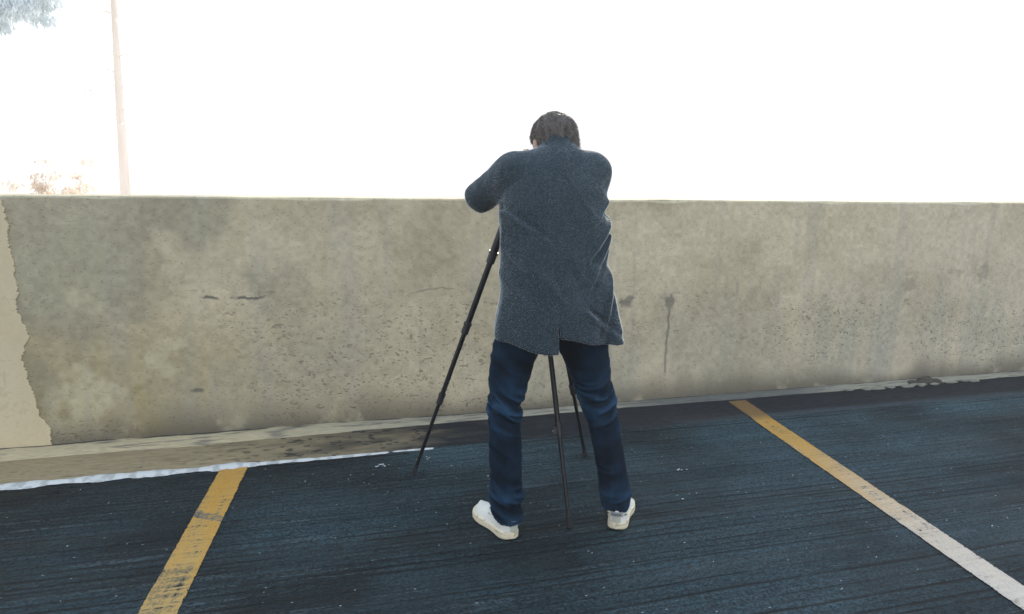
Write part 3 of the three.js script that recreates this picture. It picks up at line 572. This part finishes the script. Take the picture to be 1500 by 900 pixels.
// fine fibres standing on a surface: thin blades along the normals
function fibres(g, n, len, width, lie, offset = 0) {
  const P = g.attributes.position, N = g.attributes.normal, I = g.index.array, T = I.length / 3, cum = new Float64Array(T), a = V(0, 0, 0), b = V(0, 0, 0), c = V(0, 0, 0); let sum = 0;
  for (let t = 0; t < T; t++) { a.fromBufferAttribute(P, I[t * 3]); b.fromBufferAttribute(P, I[t * 3 + 1]); c.fromBufferAttribute(P, I[t * 3 + 2]); sum += b.sub(a).cross(c.sub(a)).length(); cum[t] = sum; }
  const pos = [], nor = [];
  for (let i = 0; i < n; i++) {
    const r = rnd() * sum; let lo = 0, hi = T - 1; while (lo < hi) { const m = (lo + hi) >> 1; cum[m] < r ? (lo = m + 1) : (hi = m); }
    let u = rnd(), v = rnd(); if (u + v > 1) { u = 1 - u; v = 1 - v; }
    const k = [I[lo * 3], I[lo * 3 + 1], I[lo * 3 + 2]], w = [1 - u - v, u, v], p = V(0, 0, 0), m = V(0, 0, 0);
    k.forEach((q, j) => { p.addScaledVector(a.fromBufferAttribute(P, q), w[j]); m.addScaledVector(b.fromBufferAttribute(N, q), w[j]); });
    m.normalize(); p.addScaledVector(m, offset);
    const d = m.clone().add(V(rnd() - 0.5, rnd() - 0.5, rnd() - 0.5).multiplyScalar(1.2)).add(lie).normalize(), e = V(rnd() - 0.5, rnd() - 0.5, rnd() - 0.5).cross(d).normalize(), L = len * (0.4 + rnd());
    const nn = e.clone().cross(d);
    pos.push(p.x - e.x * width, p.y - e.y * width, p.z - e.z * width, p.x + e.x * width, p.y + e.y * width, p.z + e.z * width, p.x + d.x * L, p.y + d.y * L, p.z + d.z * L);
    for (let q = 0; q < 3; q++) nor.push(nn.x, nn.y, nn.z);
  }
  const o = new THREE.BufferGeometry(); o.setAttribute('position', new THREE.Float32BufferAttribute(pos, 3)); o.setAttribute('normal', new THREE.Float32BufferAttribute(nor, 3)); return o;
}
{
  const coat = person.children.find((o) => o.name === 'jacket'), hair = person.children.find((o) => o.name === 'hair');
  const nap = mesh('rim_nap', fibres(coat.geometry, 380000, 0.0042, 0.00009, V(0, -0.3, 0)), phys({ color: lin(0.72, 0.76, 0.79), roughness: 0.95, transmission: 0.55, thickness: 0, specularIntensity: 0.3, side: THREE.DoubleSide }), coat);  // pale fibres added to give the jacket edges a sunlit rim
  nap.userData.kind = 'stuff';
  const strands = mesh('strands', fibres(hair.geometry, 9000, 0.013, 0.0005, V(0, -0.9, 0.3)), phys({ color: lin(0.07, 0.052, 0.04), roughness: 0.5, transmission: 0.3, thickness: 0, side: THREE.DoubleSide }), hair);
  strands.userData.kind = 'stuff';
}
// jeans
const rowsJ = (rows) => (y) => table(rows, y);
const legRows = { // y, cx, hw, cz, hd
  L: rowsJ([[0.03, 0.735, 0.050, 1.290, 0.062], [0.10, 0.729, 0.058, 1.285, 0.066], [0.2, 0.729, 0.060, 1.272, 0.067], [0.35, 0.727, 0.062, 1.255, 0.074], [0.47, 0.731, 0.062, 1.235, 0.078], [0.58, 0.742, 0.074, 1.238, 0.087], [0.70, 0.764, 0.086, 1.25, 0.098], [0.80, 0.80, 0.098, 1.26, 0.102], [0.95, 0.83, 0.10, 1.26, 0.10]]),
  R: rowsJ([[0.03, 1.150, 0.050, 1.33, 0.060], [0.08, 1.151, 0.052, 1.325, 0.064], [0.2, 1.138, 0.057, 1.308, 0.067], [0.33, 1.119, 0.060, 1.283, 0.071], [0.46, 1.092, 0.064, 1.258, 0.078], [0.56, 1.063, 0.075, 1.25, 0.087], [0.66, 1.030, 0.088, 1.25, 0.098], [0.74, 1.005, 0.104, 1.255, 0.106], [0.82, 0.985, 0.105, 1.26, 0.105], [0.95, 0.975, 0.10, 1.26, 0.10]]),
};
const legF = (s, x, y, z) => { const [, cx, hw, cz, hd] = legRows[s](y), k = Math.hypot((x - cx) / hw, (z - cz) / hd); return (k - 1) * Math.min(hw, hd); };
const jeansField = (x, y, z) => {
  let a = legF('L', x, y, z), b = legF('R', x, y, z), d = smin(a, b, 0.004 + 0.02 * step(0.76, 0.84, y));
  const left = a < b, kn = step(0.13, 0.0, Math.abs(y - 0.475)), an = step(0.24, 0.10, y), th = step(0.5, 0.68, y);
  const sgn = left ? 1 : -1, tilt = y + sgn * (x - (left ? 0.73 : 1.11)) * 0.42 + (z - 1.26) * 0.3;
  const wv = noise(x * 9, tilt * 38, z * 9 + (left ? 0 : 9)), rid = 1 - Math.abs(2 * wv - 1);
  d += 0.003; d -= (rid - 0.55) * (0.016 * kn + 0.014 * an + 0.005) + (noise(x * 16, y * 16, z * 16) - 0.5) * 0.005;
  d -= 0.008 * th * (1 - Math.abs(2 * noise((x + y * sgn * 0.9) * 20, y * 6, z * 10) - 1) - 0.55);
  d -= 0.003 * step(0.02, 0.0, Math.abs(y - (left ? 0.462 : 0.50) - (noise(x * 14, z * 14, 4) - 0.5) * 0.06)) + 0.005 * step(0.025, 0, Math.abs(y - (left ? 0.155 : 0.135)));
  const f = left ? footL : footR, fwd = (x - f.heel[0]) * f.dir.x + (z - f.heel[1]) * f.dir.z;
  const hemY = (left ? 0.056 : 0.074) + 0.16 * Math.max(0, fwd - 0.03);
  d = Math.max(d, hemY - y, y - 0.94);
  if (y < hemY + 0.05) d = Math.max(d, -(legF(left ? 'L' : 'R', x, y, z) + 0.012));
  return d;
};
const denim = texture(512, 512, (i, j) => { const tw = 0.5 + 0.5 * Math.sin((i + j * 1.0) * Math.PI / 3), n = hash(i, j, 7), l = fbm(i / 50, j / 90, 4, 150), st = fbm(i / 2.5, j / 60, 2, 151); const k = mix(0.6, 1.35, 0.3 * tw + 0.35 * n + 0.35 * st) * mix(0.7, 1.35, l); return [0.0088 * k, 0.024 * k, 0.047 * k]; }); denim.repeat.set(2.4, 2.4);
{
  const g = surface(jeansField, [0.62, 0.03, 1.08], [1.26, 0.96, 1.42], 0.0052);
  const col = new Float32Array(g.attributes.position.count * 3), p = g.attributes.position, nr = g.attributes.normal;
  for (let i = 0; i < p.count; i++) {  // worn dye plus painted highlights on proud creases, darker in the folds
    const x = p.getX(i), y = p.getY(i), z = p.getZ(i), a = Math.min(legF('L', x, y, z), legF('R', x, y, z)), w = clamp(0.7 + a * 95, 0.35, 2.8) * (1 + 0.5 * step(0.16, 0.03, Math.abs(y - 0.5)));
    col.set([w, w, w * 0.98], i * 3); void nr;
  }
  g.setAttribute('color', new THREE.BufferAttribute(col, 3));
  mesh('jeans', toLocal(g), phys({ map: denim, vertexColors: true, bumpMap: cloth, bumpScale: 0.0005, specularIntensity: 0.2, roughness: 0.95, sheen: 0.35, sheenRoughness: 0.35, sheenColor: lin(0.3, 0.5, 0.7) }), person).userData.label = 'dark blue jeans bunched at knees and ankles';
}
// sneakers: own axes, heel at z = 0, toe towards -z, x to the wearer's right
const footHalf = (t, side) => { // half width along the foot, t 0 heel .. 1 toe
  const e = Math.pow(clamp(Math.sin(Math.PI * clamp(0.5 * t / 0.16, 0, 0.5))), 0.62) * Math.pow(clamp(Math.sin(Math.PI * clamp(0.5 * (1 - t) / 0.24, 0, 0.5))), 0.7);
  return e * (0.034 + 0.016 * step(0.25, 0.7, t) - 0.005 * Math.exp(-(((t - 0.42) / 0.14) ** 2)) * side);
};
const SL = 0.285;
const centre = (t, s) => s * 0.010 * Math.sin(Math.PI * clamp(t)) ;
function shoeField(s) {
  return {
    sole: (x, y, z) => { const t = -z / SL; if (t < -0.05 || t > 1.05) return 0.02; const hw = footHalf(clamp(t), s * Math.sign(x)) + 0.0045, d = Math.abs(x - centre(t, s)) - hw, lift = 0.012 * step(0.72, 1.0, t) ** 2 + 0.006 * step(0.12, 0.0, t) ** 2; const g = 0.0009 * Math.sin(y * 900); const yy = Math.max(y - 0.029 - 0.004 * step(0.5, 0.0, t), 0.001 + lift - y); return Math.max(smax(d + g, yy, 0.007), -z - SL - 0.003, z - 0.003); },
    upper: (x, y, z) => {
      const t = -z / SL; if (t < -0.05 || t > 1.02) return 0.02;
      const top = t < 0.22 ? 0.082 - 0.006 * step(0.0, 0.12, t) : t < 0.55 ? mix(0.076, 0.088, step(0.22, 0.36, t)) - 0.018 * step(0.38, 0.55, t) : mix(0.070, 0.046, step(0.55, 0.95, t));
      const v = clamp(y / top), hw = footHalf(clamp(t), s * Math.sign(x)) * mix(1.0, t < 0.3 ? 0.80 : 0.42, v ** (t < 0.3 ? 2 : 2.4)), d = Math.abs(x - centre(t, s)) - hw;
      let f = smax(d, y - top, t < 0.3 ? 0.008 : 0.022);
      f = Math.max(f, 0.02 - y, -z - SL * 0.985, z + 0.004 - 0.10 * Math.max(0, y - 0.045) * 0.6);
      if (t > 0.1 && t < 0.40) f = Math.max(f, -(ell(x - centre(t, s), y, z, [0, 0.105, -0.072], [0.029, 0.05, 0.052])));          // ankle opening
      // seams and overlays
      const toe = Math.abs(t - 0.70 - 0.05 * Math.cos(x * 60)) , eye = Math.abs(Math.abs(x) - 0.020 - 0.02 * step(0.4, 0.7, t));
      f += 0.0016 * step(0.010, 0.0, toe) + 0.0013 * (t > 0.36 && t < 0.68 ? step(0.004, 0, eye) : 0) + 0.0014 * step(0.012, 0, Math.abs(t - 0.30 - (y - 0.05) * 1.4)) * step(0.03, 0.04, y);
      return f;
    },
  };
}
function smax(a, b, k) { return -smin(-a, -b, k); }
const leather = texture(256, 256, (i, j) => { const n = fbm(i / 5, j / 5, 3, 160), l = fbm(i / 40, j / 40, 3, 161); return mix3([0.60, 0.575, 0.51], [0.74, 0.72, 0.66], 0.6 * n + 0.4 * l); }); leather.repeat.set(4, 4);
const soleMap = texture(256, 256, (i, j) => { const n = fbm(i / 7, j / 7, 4, 162), l = fbm(i / 30, j / 16, 3, 163); return mix3(mix3([0.60, 0.50, 0.33], [0.72, 0.64, 0.47], n), [0.22, 0.17, 0.10], step(0.58, 0.74, l) * 0.5); }); soleMap.repeat.set(4, 4);
const markTex = (() => { // the woven name on heel tab and tongue side
  const c = document.createElement('canvas'); c.width = 256; c.height = 64; const x = c.getContext('2d');
  x.fillStyle = '#8d8f8c'; x.fillRect(0, 0, 256, 64); x.fillStyle = '#1b1f2c'; x.font = 'bold 52px sans-serif'; x.textAlign = 'center'; x.textBaseline = 'middle'; x.fillText('Reebok', 128, 33, 240);
  const t = new THREE.CanvasTexture(c); t.colorSpace = THREE.SRGBColorSpace; return t;
})();
const markTexPale = (() => {
  const c = document.createElement('canvas'); c.width = 256; c.height = 64; const x = c.getContext('2d');
  x.fillStyle = '#dcd9d0'; x.fillRect(0, 0, 256, 64); x.fillStyle = '#1b1f2c'; x.font = 'bold 52px sans-serif'; x.textAlign = 'center'; x.textBaseline = 'middle'; x.fillText('Reebok', 128, 33, 240);
  const t = new THREE.CanvasTexture(c); t.colorSpace = THREE.SRGBColorSpace; return t;
})();
for (const [f, s, lab] of [[footL, -1, 'white sneaker on the left foot'], [footR, 1, 'white sneaker on the right foot']]) {
  const M = new THREE.Matrix4().makeTranslation(f.heel[0] - PB.x, 0.001, f.heel[1] + 0.012 - PB.z).multiply(new THREE.Matrix4().makeRotationY(Math.atan2(-f.dir.x, -f.dir.z)));
  const F = shoeField(s), put = (g) => g.applyMatrix4(M), lo = [-0.075, -0.004, -0.30], hi = [0.075, 0.105, 0.012];
  const up = mesh('sneaker', put(surface(F.upper, lo, hi, 0.0030, (x, y, z) => [x + z, y + x * 0.3])), phys({ map: leather, roughness: 0.55, clearcoat: 0.08 }), person);
  up.userData.label = lab;
  mesh('sole', put(surface(F.sole, lo, hi, 0.0030, (x, y, z) => [x + z, y * 2])), std({ map: soleMap, roughness: 0.7 }), up);
  mesh('tread', put(surface((x, y, z) => Math.max(F.sole(x, y + 0.0, z) + 0.003, y - 0.0085, 0.0005 - y), lo, [0.075, 0.02, 0.012], 0.0030)), std({ color: lin(0.06, 0.055, 0.05), roughness: 0.9 }), up);
  // heel tab with its woven name, wrapped round the back of the collar
  const patch = (w, y0, y1, off, tex, curve) => { const g = new THREE.PlaneGeometry(w, y1 - y0, 12, 2), p = g.attributes.position; for (let i = 0; i < p.count; i++) { const x = p.getX(i), y = (y0 + y1) / 2 + p.getY(i); p.setXYZ(i, x, y, off - curve * x * x - 0.0); } g.computeVertexNormals(); return put(g); };
  mesh('heel_tab', patch(0.046, 0.058, 0.0775, 0.0015, null, 16), std({ map: markTex, roughness: 0.8, side: THREE.DoubleSide }), up);
  mesh('heel_panel', patch(0.030, 0.036, 0.057, 0.001, null, 16), std({ color: lin(0.42, 0.40, 0.33), roughness: 0.8, side: THREE.DoubleSide }), up);
  for (const q of [-1, 1]) {
    const stripe = rod(V(q * 0.030, 0.062, -0.016), V(q * 0.0355, 0.056, -0.036), 0.0019, 0.0019, 8); mesh('heel_stripe', put(stripe), std({ color: lin(0.03, 0.035, 0.05) }), up);
    let lx = 0.07; while (lx > 0.01 && F.upper(q * lx, 0.058, -0.128) > 0) lx -= 0.0004;
    const e = 0.002, ln = V(F.upper(q * lx + e, 0.058, -0.128) - F.upper(q * lx - e, 0.058, -0.128), F.upper(q * lx, 0.058 + e, -0.128) - F.upper(q * lx, 0.058 - e, -0.128), F.upper(q * lx, 0.058, -0.128 + e) - F.upper(q * lx, 0.058, -0.128 - e)).normalize();
    const lb = new RoundedBoxGeometry(0.027, 0.0105, 0.0016, 1, 0.0006); const tx = V(0, 1, 0).cross(ln).normalize(); lb.applyMatrix4(new THREE.Matrix4().makeBasis(tx, ln.clone().cross(tx), ln)); lb.translate(q * lx + ln.x * 0.001, 0.058 + ln.y * 0.001, -0.128 + ln.z * 0.001); mesh('side_label', put(lb), std({ map: markTexPale, side: THREE.DoubleSide, roughness: 0.7 }), up);
  }
  // collar lining and laces
  const ring = new THREE.TorusGeometry(0.030, 0.0045, 10, 32); ring.rotateX(Math.PI / 2); ring.scale(1, 1, 1.55); ring.translate(centre(0.25, s), 0.0775, -0.072); mesh('collar', put(ring), std({ color: lin(0.055, 0.05, 0.05), roughness: 0.95 }), up);
  for (let q = 0; q < 5; q++) { const z = -0.125 - q * 0.014; mesh('lace', put(new THREE.TubeGeometry(new THREE.CatmullRomCurve3([V(-0.019, 0.073 - q * 0.004, z), V(0, 0.0845 - q * 0.0045, z - 0.002), V(0.019, 0.073 - q * 0.004, z)].map((v) => v.setX(v.x + centre(0.5, s)))), 8, 0.0026, 6)), std({ color: lin(0.7, 0.69, 0.65) }), up); }
}

// ---------------------------------------------------------------- trees and bushes beyond the wall
function needleClumps(spots, size, per, m, name, parent) {   // many small crossed needle blades round each spot
  const pos = [], idx = [], nor = [];
  for (const [cx, cy, cz, r, droop, share = 1] of spots) for (let i = 0; i < per * share; i++) {
    const u = rnd() * 2 - 1, th = rnd() * 6.283, rr = r * Math.cbrt(rnd()), q = Math.sqrt(1 - u * u);
    const x = cx + rr * q * Math.cos(th) * 1.25, y = cy + rr * u * 0.62, z = cz + rr * q * Math.sin(th) * 1.25;
    const d = V(rnd() - 0.5, (rnd() - 0.5) * 0.7 - droop, rnd() - 0.5).normalize(), e = V(rnd() - 0.5, rnd() - 0.5, rnd() - 0.5).cross(d).normalize(), L = size * (0.6 + 0.8 * rnd()), w = L * 0.16;
    const k = pos.length / 3;
    pos.push(x - e.x * w, y - e.y * w, z - e.z * w, x + e.x * w, y + e.y * w, z + e.z * w, x + d.x * L, y + d.y * L, z + d.z * L); idx.push(k, k + 1, k + 2);
    const n = e.clone().cross(d); for (let c = 0; c < 3; c++) nor.push(n.x, n.y, n.z);
  }
  const g = new THREE.BufferGeometry(); g.setAttribute('position', new THREE.Float32BufferAttribute(pos, 3)); g.setAttribute('normal', new THREE.Float32BufferAttribute(nor, 3)); g.setIndex(idx);
  return mesh(name, g, m, parent);
}
function limbGeo(pts, r0, r1, n = 8) {
  const c = new THREE.CatmullRomCurve3(pts), g = new THREE.TubeGeometry(c, 14, 1, n), p = g.attributes.position;
  for (let i = 0; i <= 14; i++) { const o = c.getPointAt(i / 14), r = mix(r0, r1, i / 14); for (let k = 0; k <= n; k++) { const q = i * (n + 1) + k; p.setXYZ(q, o.x + (p.getX(q) - o.x) * r, o.y + (p.getY(q) - o.y) * r, o.z + (p.getZ(q) - o.z) * r); } }
  return g;
}
const needleM = phys({ color: lin(0.74, 0.80, 0.84), roughness: 0.95, transmission: 0.5, thickness: 0, side: THREE.DoubleSide });  // washed-out backlight put into the needle colour as paleness
const barkM = std({ map: texture(64, 256, (i, j) => { const n = fbm(i / 5, j / 22, 4, 170); return mix3([0.72, 0.59, 0.50], [0.85, 0.75, 0.67], n); }), roughness: 1 });  // bark colour paled to stand for bright haze over the trunks
const dryM = phys({ color: lin(0.70, 0.56, 0.43), roughness: 1, transmission: 0.4, thickness: 0, side: THREE.DoubleSide });  // leaf colour likewise paled for haze and strong backlight
function pine(name, x, z, gy, h, r, spots, label, per) {
  const t = base(name, x, gy, z); tag(t, label, 'tree', null);
  const lean = 0.25, G = [limbGeo([V(0, -0.3, 0), V(0.05, h * 0.33, 0), V(lean * 0.5, h * 0.66, 0), V(lean, h, 0)], r, r * 0.2, 12)];
  const S = [];
  for (const [dx, y, dz, rr, dr, share = 1] of spots) { const y0 = y - gy + 0.5 + Math.abs(dx) * 0.12; G.push(limbGeo([V(0.02, Math.min(y0, h * 0.96), 0), V(dx * 0.5, y0 + 0.1, dz * 0.5), V(dx, y - gy, dz)], share < 1 ? 0.022 : r * 0.22, share < 1 ? 0.005 : 0.012, 5)); S.push([dx, y - gy, dz, rr, dr, share]); }
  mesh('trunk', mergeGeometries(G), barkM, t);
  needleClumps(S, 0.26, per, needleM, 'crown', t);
  return t;
}
{
  // first pine: its trunk rises behind the wall, most of the crown is above the picture
  const sp = []; for (let i = 0; i < 64; i++) { const a = rnd() * 6.283, y = 9.3 + rnd() * 4.2, q = (1 - (y - 8.5) / 6.2) * 3.2 * (0.4 + 0.6 * rnd()) + 0.3; sp.push([Math.cos(a) * q, y, Math.sin(a) * q, 0.45 + rnd() * 0.4, 0.35]); }
  for (let i = 0; i < 34; i++) { const y = 2.6 + rnd() * 5.5, d = (rnd() < 0.75 ? -1 : 0.6) * (0.4 + rnd() * 1.7); sp.push([d, y, (rnd() - 0.5) * 2, 0.5, 0.7, 0.12]); }
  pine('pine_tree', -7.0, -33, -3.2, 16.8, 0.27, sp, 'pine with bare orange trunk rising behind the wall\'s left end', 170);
  const s2 = []; for (let i = 0; i < 60; i++) { const a = rnd() * 6.283, y = 5.6 + rnd() * 6.5, q = (1 - (y - 5) / 8.6) * 3.0 * (0.5 + 0.5 * rnd()) + 0.4; s2.push([Math.cos(a) * q, y, Math.sin(a) * q, 0.5 + rnd() * 0.4, 0.5]); }
  for (let i = 0; i < 46; i++) { const q = rnd(); s2.push([2.4 + q * 2.6, 6.1 + rnd() * 2.6 + q * 0.9, rnd() * 2 - 0.5, 0.38 + rnd() * 0.3, 0.8]); }
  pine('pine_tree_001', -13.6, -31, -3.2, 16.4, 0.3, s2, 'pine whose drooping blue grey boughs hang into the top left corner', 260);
}
function bush(name, x, z, gy, h, w, label, n) {
  const t = base(name, x, gy, z); tag(t, label, 'bush');
  const G = [], tips = [];
  for (let i = 0; i < n; i++) { const a = rnd() * 6.283, q = w * Math.sqrt(rnd()), y = h * (0.55 + 0.45 * rnd()) * (1 - 0.35 * q / w), bend = rnd() * 0.4; G.push(limbGeo([V(Math.cos(a) * 0.15, 0, Math.sin(a) * 0.15), V(Math.cos(a) * q * 0.4, y * 0.6, Math.sin(a) * q * 0.4), V(Math.cos(a) * q + bend, y, Math.sin(a) * q)], 0.035, 0.006, 4)); tips.push([Math.cos(a) * q + bend, y - 0.1, Math.sin(a) * q, 0.28, 0.6]); tips.push([Math.cos(a) * q * 0.75, y * 0.85, Math.sin(a) * q * 0.75, 0.22, 0.4]); }
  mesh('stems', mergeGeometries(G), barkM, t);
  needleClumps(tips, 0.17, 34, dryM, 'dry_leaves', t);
}
bush('dry_bush', -8.0, -29, -3.2, 4.9, 0.9, 'pale brown dry bush showing above the wall, nearer the pine trunk', 30);
bush('dry_bush_001', -9.0, -28.5, -3.2, 4.8, 0.7, 'pale brown dry bush above the wall, left of the other', 22);
bush('dry_bush_002', -10.15, -28, -3.2, 4.3, 0.5, 'brown dry bush above the wall at the very left edge', 22);
bush('dry_bush_003', -6.5, -30, -3.2, 3.75, 0.5, 'low grey brown bush at the foot of the pine trunk', 16);

renderer.render(scene, camera);
